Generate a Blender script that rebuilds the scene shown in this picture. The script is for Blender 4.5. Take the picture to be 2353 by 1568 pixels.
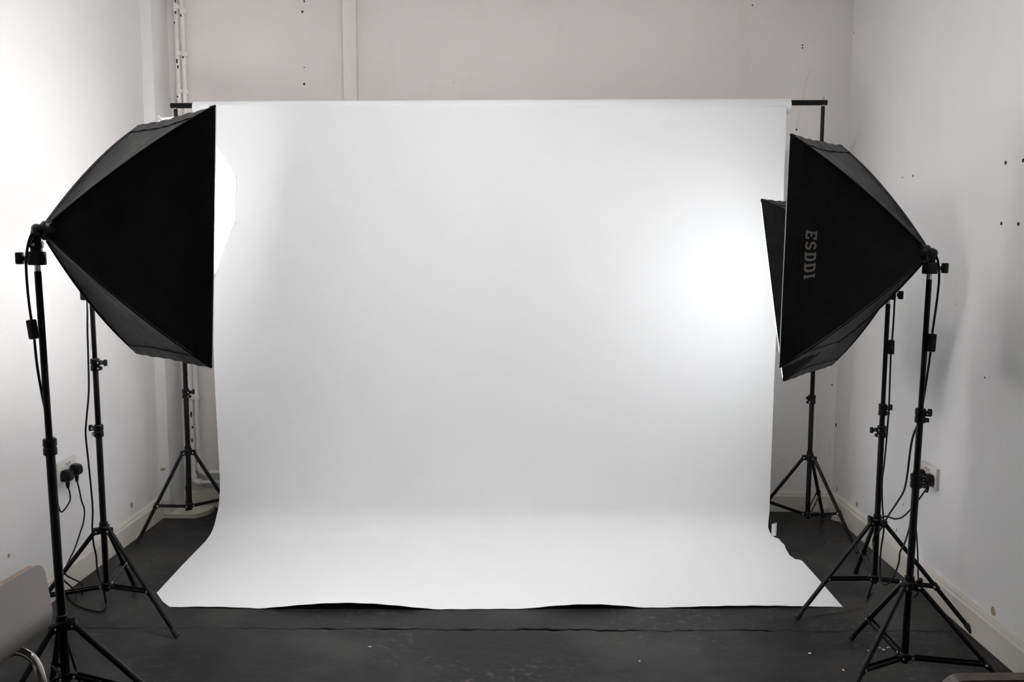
import bpy, bmesh, math, random
from mathutils import Vector, Matrix

random.seed(7)
for o in list(bpy.data.objects):
    bpy.data.objects.remove(o, do_unlink=True)
scene = bpy.context.scene
COL = scene.collection
PI = math.pi
V = Vector

# ------------------------------------------------------------------ camera
F_PX, CXP, CYP, CAM_H = 2000.0, 1176.5, 784.0, 1.425
PITCH = math.atan(219 / F_PX)
ROLL = 0.004
YAW = math.atan(23.5 / math.hypot(F_PX, 219))
FW = V((-math.sin(YAW) * math.cos(PITCH), math.cos(YAW) * math.cos(PITCH), -math.sin(PITCH)))
_r0 = FW.cross(V((0, 0, 1))).normalized()
_u0 = _r0.cross(FW)
RT = (_r0 * math.cos(ROLL) + _u0 * math.sin(ROLL)).normalized()
UP = RT.cross(FW)
CAM = V((0, 0, CAM_H))
cam_data = bpy.data.cameras.new('camera')
cam_data.sensor_width = 36.0
cam_data.lens = 36.0 * F_PX / 2353.0
cam_data.clip_start = 0.05
cam_data.clip_end = 60
cam = bpy.data.objects.new('camera', cam_data)
COL.objects.link(cam)
m = Matrix.Identity(4)
for i in range(3):
    m[i][0], m[i][1], m[i][2], m[i][3] = RT[i], UP[i], -FW[i], CAM[i]
cam.matrix_world = m
scene.camera = cam

# ------------------------------------------------------------------ world, exposure
scene.view_settings.view_transform = 'Standard'
scene.view_settings.look = 'None'
scene.view_settings.gamma = 1.0
scene.view_settings.use_curve_mapping = False
scene.view_settings.exposure = 3.97
world = bpy.data.worlds.new('world')
scene.world = world
world.use_nodes = True
world.node_tree.nodes['Background'].inputs[0].default_value = (0.8, 0.85, 1.0, 1)
world.node_tree.nodes['Background'].inputs[1].default_value = 0.05
SPOT_POWER = 14.6
BULB_STRENGTH = 1.5
SOFTBOX_STRENGTH = 0.29
CEILING_LAMP_STRENGTH = 3.7
scene.cycles.max_bounces = 6
scene.cycles.diffuse_bounces = 4
scene.cycles.glossy_bounces = 3
scene.cycles.transmission_bounces = 4
scene.cycles.caustics_reflective = False


def ray(x, y):
    return FW + RT * ((x - CXP) / F_PX) - UP * ((y - CYP) / F_PX)


def at_z(x, y, z=0.0):          # a pixel of the photograph -> the point at height z
    d = ray(x, y)
    return CAM + d * ((z - CAM_H) / d.z)


def at_y(x, y, Y):              # ... at depth Y
    d = ray(x, y)
    return CAM + d * (Y / d.y)


def at_x(x, y, X):              # ... on the plane at X
    d = ray(x, y)
    return CAM + d * (X / d.x)


# ------------------------------------------------------------------ materials
def mat_new(name):
    mt = bpy.data.materials.new(name)
    mt.use_nodes = True
    nt = mt.node_tree
    b = nt.nodes['Principled BSDF']
    return mt, nt, b


def simple(name, col, rough=0.5, metal=0.0, spec=0.5, bump=0.0, bscale=200.0, var=0.0):
    mt, nt, b = mat_new(name)
    b.inputs['Base Color'].default_value = (*col, 1)
    b.inputs['Roughness'].default_value = rough
    b.inputs['Metallic'].default_value = metal
    b.inputs['Specular IOR Level'].default_value = spec
    tc = nt.nodes.new('ShaderNodeTexCoord')
    nz = nt.nodes.new('ShaderNodeTexNoise')
    nz.inputs['Scale'].default_value = bscale
    nz.inputs['Detail'].default_value = 4
    nt.links.new(tc.outputs['Object'], nz.inputs['Vector'])
    if bump >= 0.1:
        bp = nt.nodes.new('ShaderNodeBump')
        bp.inputs['Strength'].default_value = bump
        bp.inputs['Distance'].default_value = 0.002
        nt.links.new(nz.outputs['Fac'], bp.inputs['Height'])
        nt.links.new(bp.outputs['Normal'], b.inputs['Normal'])
    mx = nt.nodes.new('ShaderNodeMix')
    mx.data_type = 'RGBA'
    mx.inputs[6].default_value = (*[c * (1 - var) for c in col], 1)
    mx.inputs[7].default_value = (*[min(1, c * (1 + var)) for c in col], 1)
    nt.links.new(nz.outputs['Fac'], mx.inputs[0])
    nt.links.new(mx.outputs[2], b.inputs['Base Color'])
    return mt


def ramp(nt, src, stops):
    r = nt.nodes.new('ShaderNodeValToRGB')
    el = r.color_ramp.elements
    el[0].position, el[0].color = stops[0][0], (*stops[0][1], 1)
    el[1].position, el[1].color = stops[-1][0], (*stops[-1][1], 1)
    for p, c in stops[1:-1]:
        e = el.new(p)
        e.color = (*c, 1)
    nt.links.new(src, r.inputs[0])
    return r.outputs[0]


def mixc(nt, fac, a, b, mode='MIX'):
    mx = nt.nodes.new('ShaderNodeMix')
    mx.data_type = 'RGBA'
    mx.blend_type = mode
    for s, v in ((0, fac), (6, a), (7, b)):
        if hasattr(v, 'links') or hasattr(v, 'is_linked'):
            nt.links.new(v, mx.inputs[s])
        elif s == 0:
            mx.inputs[0].default_value = v
        else:
            mx.inputs[s].default_value = (*v, 1)
    return mx.outputs[2]


def noise(nt, scale, detail=4, rough=0.5, stretch=(1, 1, 1)):
    tc = nt.nodes.new('ShaderNodeNewGeometry')
    mp = nt.nodes.new('ShaderNodeMapping')
    mp.inputs['Scale'].default_value = stretch
    nz = nt.nodes.new('ShaderNodeTexNoise')
    nz.inputs['Scale'].default_value = scale
    nz.inputs['Detail'].default_value = detail
    nz.inputs['Roughness'].default_value = rough
    nt.links.new(tc.outputs['Position'], mp.inputs[0])
    nt.links.new(mp.outputs[0], nz.inputs['Vector'])
    return nz.outputs['Fac']


def wall_mat(name, col, dirt):
    mt, nt, b = mat_new(name)
    b.inputs['Roughness'].default_value = 0.62
    b.inputs['Specular IOR Level'].default_value = 0.3
    big = noise(nt, 1.4, 3, 0.5, (1, 1, 0.6))
    base = ramp(nt, big, [(0.3, tuple(c * 0.96 for c in col)), (0.7, col)])
    streak = noise(nt, 6, 3, 0.6, (1, 1, 0.22))
    sm = ramp(nt, streak, [(0.60, (0, 0, 0)), (0.85, (dirt * 0.6, dirt * 0.6, dirt * 0.6))])
    c1 = mixc(nt, sm, base, tuple(c * f for c, f in zip(col, (0.72, 0.69, 0.64))))
    spk = noise(nt, 46, 2, 0.4)
    sp = ramp(nt, spk, [(0.76, (0, 0, 0)), (0.80, (0.35, 0.35, 0.35))])
    c2 = mixc(nt, sp, c1, tuple(c * 0.6 for c in col))
    nt.links.new(c2, b.inputs['Base Color'])
    return mt


M = {}
M['wall'] = wall_mat('wall_paint', (0.855, 0.848, 0.850), 0.35)
M['wall_back'] = wall_mat('wall_paint_back', (0.86, 0.832, 0.815), 0.45)
M['skirting'] = wall_mat('skirting_paint', (0.72, 0.68, 0.63), 0.8)
M['ceiling'] = simple('ceiling_paint', (0.88, 0.87, 0.86), 0.8, bump=0.05, bscale=20, var=0.02)
M['dark_wall'] = simple('far_wall_paint', (0.16, 0.16, 0.17), 0.8, var=0.05, bscale=3)

mt, nt, b = mat_new('painted_concrete')
n1 = noise(nt, 1.9, 7, 0.62)
c = ramp(nt, n1, [(0.38, (0.009, 0.009, 0.0095)), (0.49, (0.018, 0.018, 0.019)), (0.60, (0.040, 0.039, 0.038))])
n2 = noise(nt, 38, 4, 0.7, (0.7, 1, 1))
fl = ramp(nt, n2, [(0.55, (0, 0, 0)), (0.66, (0.9, 0.9, 0.9))])
n3 = noise(nt, 1.7, 2, 0.5)
patch = ramp(nt, n3, [(0.46, (0, 0, 0)), (0.6, (1, 1, 1))])
flk = mixc(nt, 1.0, fl, patch, 'MULTIPLY')
c = mixc(nt, flk, c, (0.10, 0.088, 0.075))
b.inputs['Specular IOR Level'].default_value = 0.16
n4 = noise(nt, 13, 4, 0.6, (0.9, 1.0, 1))
dk = ramp(nt, n4, [(0.27, (1, 1, 1)), (0.31, (0, 0, 0))])
c = mixc(nt, dk, c, (0.006, 0.006, 0.006))
nt.links.new(c, b.inputs['Base Color'])
rr = ramp(nt, n1, [(0.3, (0.30, 0.30, 0.30)), (0.7, (0.48, 0.48, 0.48))])
nt.links.new(rr, b.inputs['Roughness'])
bp = nt.nodes.new('ShaderNodeBump')
bp.inputs['Strength'].default_value = 0.25
bp.inputs['Distance'].default_value = 0.008
nt.links.new(n4, bp.inputs['Height'])
nt.links.new(bp.outputs[0], b.inputs['Normal'])
M['floor'] = mt
M['floor_gap'] = simple('joint_dirt', (0.006, 0.006, 0.006), 0.9, var=0.3)

M['paper'] = simple('white_seamless_paper', (0.875, 0.885, 0.90), 0.75, spec=0.25, bump=0.02, bscale=3, var=0.012)
M['black_metal'] = simple('black_powder_coat', (0.0035, 0.0035, 0.004), 0.36, spec=0.22, bump=0.05, bscale=900, var=0.1)
M['black_plastic'] = simple('black_plastic', (0.005, 0.005, 0.0055), 0.42, spec=0.25, bump=0.04, bscale=700, var=0.1)
M['rubber'] = simple('black_rubber', (0.010, 0.010, 0.010), 0.75, bump=0.05, bscale=500, var=0.1)
M['cable'] = simple('black_cable', (0.005, 0.005, 0.0055), 0.5, spec=0.25, var=0.1)
M['silver'] = simple('bare_steel', (0.62, 0.61, 0.59), 0.28, 1.0, var=0.08, bscale=60)
M['chrome'] = simple('chromed_tube', (0.55, 0.53, 0.50), 0.16, 1.0, var=0.15, bscale=30)
M['lining'] = simple('silver_lining', (0.70, 0.70, 0.72), 0.35, 0.7, bump=0.3, bscale=60, var=0.1)
M['logo'] = simple('grey_logo_print', (0.26, 0.235, 0.22), 0.6, var=0.06, bscale=400)
M['pipe'] = simple('painted_pipe', (0.84, 0.82, 0.80), 0.4, bump=0.0, bscale=60, var=0.06)
M['chip'] = simple('bare_chipped_iron', (0.03, 0.028, 0.026), 0.7, var=0.3)
M['plaster'] = simple('exposed_plaster', (0.36, 0.30, 0.24), 0.85, bump=0.3, bscale=90, var=0.15)
M['plaster_white'] = simple('broken_plaster', (0.62, 0.58, 0.52), 0.85, bump=0.3, bscale=90, var=0.15)
M['hole'] = simple('screw_hole_dark', (0.02, 0.016, 0.014), 0.9, var=0.2)
M['socket'] = simple('white_socket_plastic', (0.72, 0.70, 0.68), 0.35, var=0.02)
M['red'] = simple('red_switch_mark', (0.35, 0.05, 0.03), 0.5, var=0.1)
M['laminate'] = simple('grey_white_laminate', (0.33, 0.30, 0.30), 0.4, var=0.03, bscale=8)
M['brown_laminate'] = simple('dark_brown_laminate', (0.075, 0.05, 0.04), 0.45, var=0.15, bscale=12)
M['card'] = simple('cardboard_core', (0.40, 0.30, 0.20), 0.85, var=0.1)


def ply(name, c1, c2):
    mt, nt, b = mat_new(name)
    n = noise(nt, 40, 4, 0.6, (1, 1, 14))
    nt.links.new(ramp(nt, n, [(0.35, c1), (0.65, c2)]), b.inputs['Base Color'])
    b.inputs['Roughness'].default_value = 0.5
    return mt


M['dark_ply'] = ply('dark_plywood_edge', (0.035, 0.026, 0.022), (0.07, 0.052, 0.044))
M['crack'] = simple('crack_grey', (0.42, 0.39, 0.36), 0.8, var=0.1)  # mid-grey, plaster-like colour of the hairline cracks
M['ply'] = ply('plywood_edge', (0.13, 0.075, 0.045), (0.24, 0.15, 0.095))

# woven black fabric with fine relief
mt, nt, b = mat_new('black_nylon')
b.inputs['Base Color'].default_value = (0.010, 0.010, 0.011, 1)
b.inputs['Roughness'].default_value = 0.55
b.inputs['Specular IOR Level'].default_value = 0.22
b.inputs['Sheen Weight'].default_value = 0.035
b.inputs['Sheen Roughness'].default_value = 0.4
tcf = noise(nt, 11, 4, 0.6, (1, 1, 1))
bp = nt.nodes.new('ShaderNodeBump')
bp.inputs['Strength'].default_value = 0.35
bp.inputs['Distance'].default_value = 0.012
nt.links.new(tcf, bp.inputs['Height'])
nt.links.new(bp.outputs[0], b.inputs['Normal'])
nt.links.new(ramp(nt, noise(nt, 25, 3), [(0.3, (0.0035, 0.0035, 0.004)), (0.7, (0.007, 0.007, 0.0075))]),
             b.inputs['Base Color'])
M['fabric'] = mt


def cloth_translucent(name, col, trans):
    mt, nt, b = mat_new(name)
    nt.nodes.remove(b)
    out = [n for n in nt.nodes if n.type == 'OUTPUT_MATERIAL'][0]
    d = nt.nodes.new('ShaderNodeBsdfDiffuse')
    t = nt.nodes.new('ShaderNodeBsdfTranslucent')
    mx = nt.nodes.new('ShaderNodeMixShader')
    cc = ramp(nt, noise(nt, 6, 3), [(0.3, tuple(x * 0.97 for x in col)), (0.7, col)])
    nt.links.new(cc, d.inputs[0])
    nt.links.new(cc, t.inputs[0])
    mx.inputs[0].default_value = trans
    nt.links.new(d.outputs[0], mx.inputs[1])
    nt.links.new(t.outputs[0], mx.inputs[2])
    nt.links.new(mx.outputs[0], out.inputs[0])
    return mt


M['umbrella'] = cloth_translucent('white_umbrella_nylon', (0.92, 0.92, 0.93), 0.48)
M['diffuser'] = cloth_translucent('white_diffuser_cloth', (0.86, 0.87, 0.90), 0.35)


def emitter(name, col, strength):
    mt, nt, b = mat_new(name)
    nt.nodes.remove(b)
    out = [n for n in nt.nodes if n.type == 'OUTPUT_MATERIAL'][0]
    e = nt.nodes.new('ShaderNodeEmission')
    e.inputs[0].default_value = (*col, 1)
    e.inputs[1].default_value = strength
    nt.links.new(e.outputs[0], out.inputs[0])
    return mt


M['bulb'] = emitter('lit_bulb', (1.0, 0.985, 0.97), BULB_STRENGTH)
M['diffuser_lit'] = emitter('lit_diffuser_cloth', (0.98, 1.0, 0.99), SOFTBOX_STRENGTH)
M['tube_lamp'] = emitter('lit_ceiling_diffuser', (1.0, 0.985, 0.965), CEILING_LAMP_STRENGTH)


# ------------------------------------------------------------------ mesh helpers (world coordinates)
def mk(name, vf, mat, parent=None, smooth=35, kind=None):
    verts, faces = vf
    org = V((0, 0, 0))
    p = parent
    while p is not None:
        org = org + p.location
        p = p.parent
    me = bpy.data.meshes.new(name)
    me.from_pydata([tuple(V(v) - org) for v in verts], [], faces)
    me.update()
    bm = bmesh.new()
    bm.from_mesh(me)
    bmesh.ops.recalc_face_normals(bm, faces=bm.faces)
    bm.to_mesh(me)
    bm.free()
    if smooth:
        for pl in me.polygons:
            pl.use_smooth = True
        me.set_sharp_from_angle(angle=math.radians(smooth))
    me.materials.append(M[mat] if isinstance(mat, str) else mat)
    o = bpy.data.objects.new(name, me)
    COL.objects.link(o)
    if parent is not None:
        o.parent = parent
    if kind:
        o['kind'] = kind
    return o


def thing(name, label, cat, loc, group=None):
    o = bpy.data.objects.new(name, None)
    o.empty_display_size = 0.1
    COL.objects.link(o)
    o.location = loc
    o['label'] = label
    o['category'] = cat
    if group:
        o['group'] = group
    return o


def tag(o, label, cat, group=None):
    o['label'] = label
    o['category'] = cat
    if group:
        o['group'] = group
    return o


def join(*parts):
    vs, fs = [], []
    for v, f in parts:
        n = len(vs)
        vs += list(v)
        fs += [tuple(i + n for i in q) for q in f]
    return vs, fs


def frame(axis, hint=None):
    a = V(axis).normalized()
    h = V(hint) if hint is not None else (V((0, 0, 1)) if abs(a.z) < 0.9 else V((1, 0, 0)))
    x = h.cross(a)
    if x.length < 1e-6:
        x = V((1, 0, 0)).cross(a)
    x.normalize()
    return x, a.cross(x).normalized(), a


def tube(path, r, seg=10, caps=True, flat=1.0):
    path = [V(p) for p in path]
    n = len(path)
    rs = r if isinstance(r, (list, tuple)) else [r] * n
    tang = []
    for i in range(n):
        a = path[max(i - 1, 0)]
        c_ = path[min(i + 1, n - 1)]
        tang.append((c_ - a).normalized())
    x, y, _ = frame(tang[0])
    vs, fs = [], []
    for i in range(n):
        t = tang[i]
        x = (x - t * x.dot(t)).normalized()
        y = t.cross(x)
        for k in range(seg):
            a = 2 * PI * k / seg
            vs.append(path[i] + x * (rs[i] * math.cos(a)) + y * (rs[i] * flat * math.sin(a)))
    for i in range(n - 1):
        for k in range(seg):
            k2 = (k + 1) % seg
            fs.append((i * seg + k, i * seg + k2, (i + 1) * seg + k2, (i + 1) * seg + k))
    if caps:
        fs.append(tuple(reversed(range(seg))))
        fs.append(tuple((n - 1) * seg + k for k in range(seg)))
    return vs, fs


def spline(pts, n=6):
    pts = [V(p) for p in pts]
    if len(pts) < 3:
        return pts
    out = []
    P_ = [pts[0] * 2 - pts[1]] + pts + [pts[-1] * 2 - pts[-2]]
    for i in range(1, len(P_) - 2):
        p0, p1, p2, p3 = P_[i - 1], P_[i], P_[i + 1], P_[i + 2]
        for k in range(n):
            t = k / n
            out.append(0.5 * ((2 * p1) + (p2 - p0) * t + (2 * p0 - 5 * p1 + 4 * p2 - p3) * t * t
                              + (3 * p1 - p0 - 3 * p2 + p3) * t ** 3))
    out.append(pts[-1])
    return out


def lathe(base, axis, prof, seg=16):
    """prof: (radius, distance along axis) from base."""
    x, y, a = frame(axis)
    base = V(base)
    vs, fs = [], []
    for r, d in prof:
        for k in range(seg):
            t = 2 * PI * k / seg
            vs.append(base + a * d + x * (r * math.cos(t)) + y * (r * math.sin(t)))
    n = len(prof)
    for i in range(n - 1):
        for k in range(seg):
            k2 = (k + 1) % seg
            fs.append((i * seg + k, i * seg + k2, (i + 1) * seg + k2, (i + 1) * seg + k))
    fs.append(tuple(reversed(range(seg))))
    fs.append(tuple((n - 1) * seg + k for k in range(seg)))
    return vs, fs


def lathe_open(base, axis, prof, seg=16):
    vs, fs = lathe(base, axis, prof, seg)
    n = len(prof)
    fs = fs[:-2]
    for k in range(seg):
        k2 = (k + 1) % seg
        fs.append(((n - 1) * seg + k, (n - 1) * seg + k2, k2, k))
    return vs, fs


def between(ga, gb, nu, nv):
    """solid between two grids of the same layout"""
    n = len(ga[0])
    vs = list(ga[0]) + list(gb[0])
    fs = list(ga[1]) + [tuple(reversed([i + n for i in f])) for f in gb[1]]
    w = nu + 1
    rim = [i for i in range(nu)] + [j * w + nu for j in range(nv)] + [nv * w + i for i in range(nu, 0, -1)] + [j * w for j in range(nv, 0, -1)]
    for a, b_ in zip(rim, rim[1:] + rim[:1]):
        fs.append((a, b_, b_ + n, a + n))
    return vs, fs


def box(c, size, ax=None, bev=0.0, seg=2):
    """size full lengths along ax = (x, y, z) unit vectors."""
    if ax is None:
        ax = (V((1, 0, 0)), V((0, 1, 0)), V((0, 0, 1)))
    bm = bmesh.new()
    bmesh.ops.create_cube(bm, size=1.0)
    for v in bm.verts:
        v.co = V((v.co.x * size[0], v.co.y * size[1], v.co.z * size[2]))
    if bev:
        bmesh.ops.bevel(bm, geom=list(bm.edges), offset=bev, segments=seg, affect='EDGES', profile=0.5)
    c = V(c)
    bm.verts.ensure_lookup_table()
    vs = [c + ax[0] * v.co.x + ax[1] * v.co.y + ax[2] * v.co.z for v in bm.verts]
    fs = [tuple(v.index for v in f.verts) for f in bm.faces]
    bm.free()
    return vs, fs


def grid(fn, nu, nv):
    vs = [fn(i / nu, j / nv) for j in range(nv + 1) for i in range(nu + 1)]
    fs = [(j * (nu + 1) + i, j * (nu + 1) + i + 1, (j + 1) * (nu + 1) + i + 1, (j + 1) * (nu + 1) + i)
          for j in range(nv) for i in range(nu)]
    return vs, fs


def thick(vf, t):
    """sheet -> solid: offset along normals by t."""
    bm = bmesh.new()
    vv = [bm.verts.new(v) for v in vf[0]]
    for f in vf[1]:
        bm.faces.new([vv[i] for i in f])
    bm.normal_update()
    bmesh.ops.recalc_face_normals(bm, faces=bm.faces)
    bmesh.ops.solidify(bm, geom=list(bm.faces), thickness=t)
    bm.verts.ensure_lookup_table()
    bm.verts.index_update()
    vs = [v.co.copy() for v in bm.verts]
    fs = [tuple(v.index for v in f.verts) for f in bm.faces]
    bm.free()
    return vs, fs


def prism(outline, up, depth):
    """outline: world points of a planar polygon, extruded along vector up*depth."""
    n = len(outline)
    u = V(up) * depth
    vs = [V(p) for p in outline] + [V(p) + u for p in outline]
    fs = [tuple(reversed(range(n))), tuple(range(n, 2 * n))]
    fs += [(i, (i + 1) % n, n + (i + 1) % n, n + i) for i in range(n)]
    return vs, fs


def lerp(a, b, t):
    return a + (b - a) * t


def interp(tab, x):
    if x <= tab[0][0]:
        return tab[0][1]
    for (x0, y0), (x1, y1) in zip(tab, tab[1:]):
        if x <= x1:
            return y0 + (y1 - y0) * (x - x0) / max(1e-9, x1 - x0)
    return tab[-1][1]


# ------------------------------------------------------------------ the room
XL, XR, YB, YF, ZC = -1.89, 1.681, 4.615, -3.2, 3.0
JY = 3.112                                          # slab joint


def struct(name, vf, mat, label, cat, parent=None, smooth=35):
    o = mk(name, vf, mat, parent, smooth)
    if parent is None:
        o['kind'] = 'structure'
        o['label'] = label
        o['category'] = cat
    return o


def bxr(x0, x1, y0, y1, z0, z1, bev=0.0):
    return box(((x0 + x1) / 2, (y0 + y1) / 2, (z0 + z1) / 2), (x1 - x0, y1 - y0, z1 - z0), None, bev)


floor = struct('floor', bxr(XL - 0.1, XR + 0.1, YF - 0.1, YB + 0.1, -0.12, -0.02), 'floor_gap',
               'dark grey painted concrete floor with a cracked slab joint', 'floor')


def jag(x, s):
    return (0.004 * math.sin(x * 9 + s) + 0.003 * math.sin(x * 31 + 2 * s) + 0.0025 * math.sin(x * 77 + 3 * s)
            + 0.002 * math.sin(x * 143 + s))


def gap_w(x):
    g = 0.0035 + 0.006 * math.sin(x * 5.1 + 0.6) * math.sin(x * 2.3 + 1.0) + 0.003 * math.sin(x * 23) \
        + 0.002 * math.sin(x * 61 + 1)
    if x > 0.95 or x < -1.3:
        g *= 0.3
    return max(0.0010, min(0.015, g * 1.35))


nj = 260
xs = [XL - 0.05 + (XR - XL + 0.1) * i / nj for i in range(nj + 1)]
edge = [JY + 0.010 * x + jag(x, 0.3) for x in xs]
front = [V((x, e - gap_w(x) * 0.5, 0)) for x, e in zip(xs, edge)]
back = [V((x, e + gap_w(x) * 0.5, 0)) for x, e in zip(xs, edge)]


def slab(edge_pts, yfar):
    n = len(edge_pts)
    vs, fs = [], []
    for p in edge_pts:
        vs += [p, p + V((0, 0.006 if yfar > p.y else -0.006, 0.0)), V((p.x, yfar, 0)), p - V((0, 0, 0.02))]
    for i in range(n):
        vs[4 * i] = vs[4 * i] - V((0, 0, 0.0015))
    for i in range(n - 1):
        a, b_ = 4 * i, 4 * (i + 1)
        fs += [(a, b_, b_ + 1, a + 1), (a + 1, b_ + 1, b_ + 2, a + 2), (a + 3, b_ + 3, b_, a)]
    return vs, fs


def fslab(name, pts, yfar):
    return mk(name, slab(pts, yfar), 'floor', floor, 0)


fslab('concrete_slab', front, YF - 0.05)
fslab('concrete_slab', back, YB + 0.05)

wall_left = struct('wall_left', bxr(XL - 0.12, XL, YF, YB + 0.12, -0.02, ZC), 'wall',
                   'white painted side wall washed bright by the umbrella lamp', 'wall')
wall_right = struct('wall_right', bxr(XR, XR + 0.12, YF, YB + 0.12, -0.02, ZC), 'wall',
                    'white painted side wall with screw holes and soft stand shadows', 'wall')
wall_back = struct('wall_back', bxr(XL, XR, YB, YB + 0.12, -0.02, ZC), 'wall_back',
                   'off-white painted wall behind the paper backdrop', 'wall')
struct('wall_front', bxr(XL - 0.12, XR + 0.12, YF - 0.12, YF, -0.02, ZC), 'dark_wall',
       'dark wall at the far end of the room facing the backdrop', 'wall')
struct('ceiling', bxr(XL - 0.12, XR + 0.12, YF - 0.12, YB + 0.12, ZC, ZC + 0.1), 'ceiling',
       'plain white painted ceiling', 'ceiling')


def skirting_profile(p0, p1, inward, hgt, thk):
    p0, p1, w = V(p0), V(p1), V(inward)
    prof = [(0, 0), (thk, 0), (thk, hgt * 0.80), (thk * 0.72, hgt * 0.86), (thk * 0.72, hgt * 0.93),
            (thk * 0.45, hgt), (0, hgt)]
    n = len(prof)
    vs = [p0 + w * a + V((0, 0, b_)) for a, b_ in prof] + [p1 + w * a + V((0, 0, b_)) for a, b_ in prof]
    fs = [(i, (i + 1) % n, n + (i + 1) % n, n + i) for i in range(n)]
    fs += [tuple(range(n)), tuple(reversed(range(n, 2 * n)))]
    return vs, fs


bb_l = struct('baseboard_left', skirting_profile((XL, YF, 0), (XL, 4.413, 0), (1, 0, 0), 0.112, 0.018), 'skirting',
              'scuffed cream skirting board along the bright side wall', 'skirting')
bb_r = struct('baseboard_right', skirting_profile((XR, YF, 0), (XR, YB, 0), (-1, 0, 0), 0.116, 0.018), 'skirting',
              'scuffed cream skirting board along the wall with screw holes', 'skirting')
bb_b = struct('baseboard_back', skirting_profile((-1.835, YB, 0), (XR - 0.018, YB, 0), (0, -1, 0), 0.106, 0.018),
              'skirting', 'cream skirting board behind the paper backdrop', 'skirting')

# pillar in the left back corner with a plaster plinth, and cable trunking on the back wall
pillar = struct('trim_1', bxr(XL - 0.02, -1.835, 4.413, YB + 0.05, 0, ZC, 0.003), 'wall',
                'narrow white boxed pillar in the corner beside the pipes', 'pillar')
mk('plinth', prism([V((XL, 4.405, 0.0)), V((-1.70, 4.405, 0)), V((-1.655, 4.47, 0)), V((-1.655, 4.56, 0)),
                    V((XL, 4.56, 0))], (0, 0, 1), 0.022), 'plaster_white', pillar)
mk('plinth_bolt', lathe((-1.765, 4.50, 0.02), (0, 0, 1), [(0.012, 0), (0.012, 0.04), (0.008, 0.05)], 10),
   'plaster_white', pillar)
mk('plinth_bolt', lathe((-1.70, 4.52, 0.02), (0, 0, 1), [(0.012, 0), (0.012, 0.03), (0.008, 0.04)], 10),
   'plaster_white', pillar)
trunk = struct('trim_2', bxr(-0.925, -0.855, YB - 0.042, YB + 0.01, 0.10, ZC, 0.004), 'wall_back',
               'flat white cable trunking running up the back wall', 'trunking')

# pipes
def pipe_thing(px, z_elbow, label, clips, chips, r=0.0115, yo=0.035):
    y = YB - yo
    t = thing('water_pipe', label, 'pipe', (px, y, 0), 'pipes in the back corner')
    bend = 0.03
    pth = [V((px, y, ZC)), V((px, y, z_elbow + bend))]
    mk('riser', tube([V((px - 0.006, y, ZC)), V((px, y, z_elbow + bend))], r, 12), 'pipe', t)
    arc = [V((px + bend - bend * math.cos(a), y, z_elbow + bend - bend * math.sin(a)))
           for a in [PI / 2 * k / 6 for k in range(7)]]
    e = mk('elbow', tube(arc, r * 1.45, 12), 'pipe', t)
    mk('elbow_rim', lathe((px, y, z_elbow + bend - 0.002), (0, 0, 1), [(r * 1.7, 0), (r * 1.7, 0.014)], 14), 'pipe', e)
    mk('elbow_rim', lathe((px + bend - 0.002, y, z_elbow), (1, 0, 0), [(r * 1.7, 0), (r * 1.7, 0.014)], 14), 'pipe', e)
    mk('branch', tube([V((px + bend, y, z_elbow)), V((px + 1.4, y, z_elbow))], r, 12), 'pipe', t)
    for z in clips:
        cobj = mk('pipe_clip', join(lathe((px, y, z - 0.011), (0, 0, 1),
                                         [(r * 1.35, 0), (r * 1.5, 0.003), (r * 1.5, 0.019), (r * 1.35, 0.022)], 14),
                                   bxr(px - 0.006, px + 0.006, y, YB + 0.002, z - 0.008, z + 0.008)), 'pipe', t)
    for z, a, hgt in chips:
        cx_ = px - 0.006 * (z - z_elbow) / (ZC - z_elbow)
        vs, fs = [], []
        for i in range(9):
            th = 2 * PI * i / 9
            aa = a + 0.45 * math.cos(th) * random.uniform(0.6, 1.1)
            vs.append(V((cx_ + (r + 0.0012) * math.sin(aa), y - (r + 0.0012) * math.cos(aa),
                         z + hgt * math.sin(th) * random.uniform(0.6, 1.1))))
        fs = [tuple(range(9))]
        mk('paint_chip', thick((vs, fs), 0.0006), 'chip', t)
    return t


pipe_thing(-1.772, 0.145, 'painted vertical pipe beside the corner pillar with chipped paint', (2.63, 2.40, 2.21, 0.61),
           [(2.66, 0.3, 0.014), (2.60, 0.2, 0.012), (2.55, -0.5, 0.007), (2.36, 0.1, 0.014), (2.33, 0.3, 0.01),
            (2.18, -0.3, 0.006), (0.52, 0.3, 0.02), (0.45, 0.6, 0.01), (0.38, 0.2, 0.014), (0.33, -0.3, 0.01)])
pipe_thing(-1.740, 0.20, 'painted vertical pipe farther from the pillar, its elbow higher than its twin',
           (2.61, 2.395, 2.205, 0.61), [(2.585, -0.1, 0.008), (2.38, 0.1, 0.009), (0.27, -0.5, 0.012)], yo=0.036)


# marks on the walls
def wall_hole(parent, p, nrm, r=0.0055):
    mk('screw_hole', lathe(V(p) - V(nrm) * 0.002, nrm, [(r, 0), (r, 0.0024), (r * 0.6, 0.0026)], 9), 'hole', parent)


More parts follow.
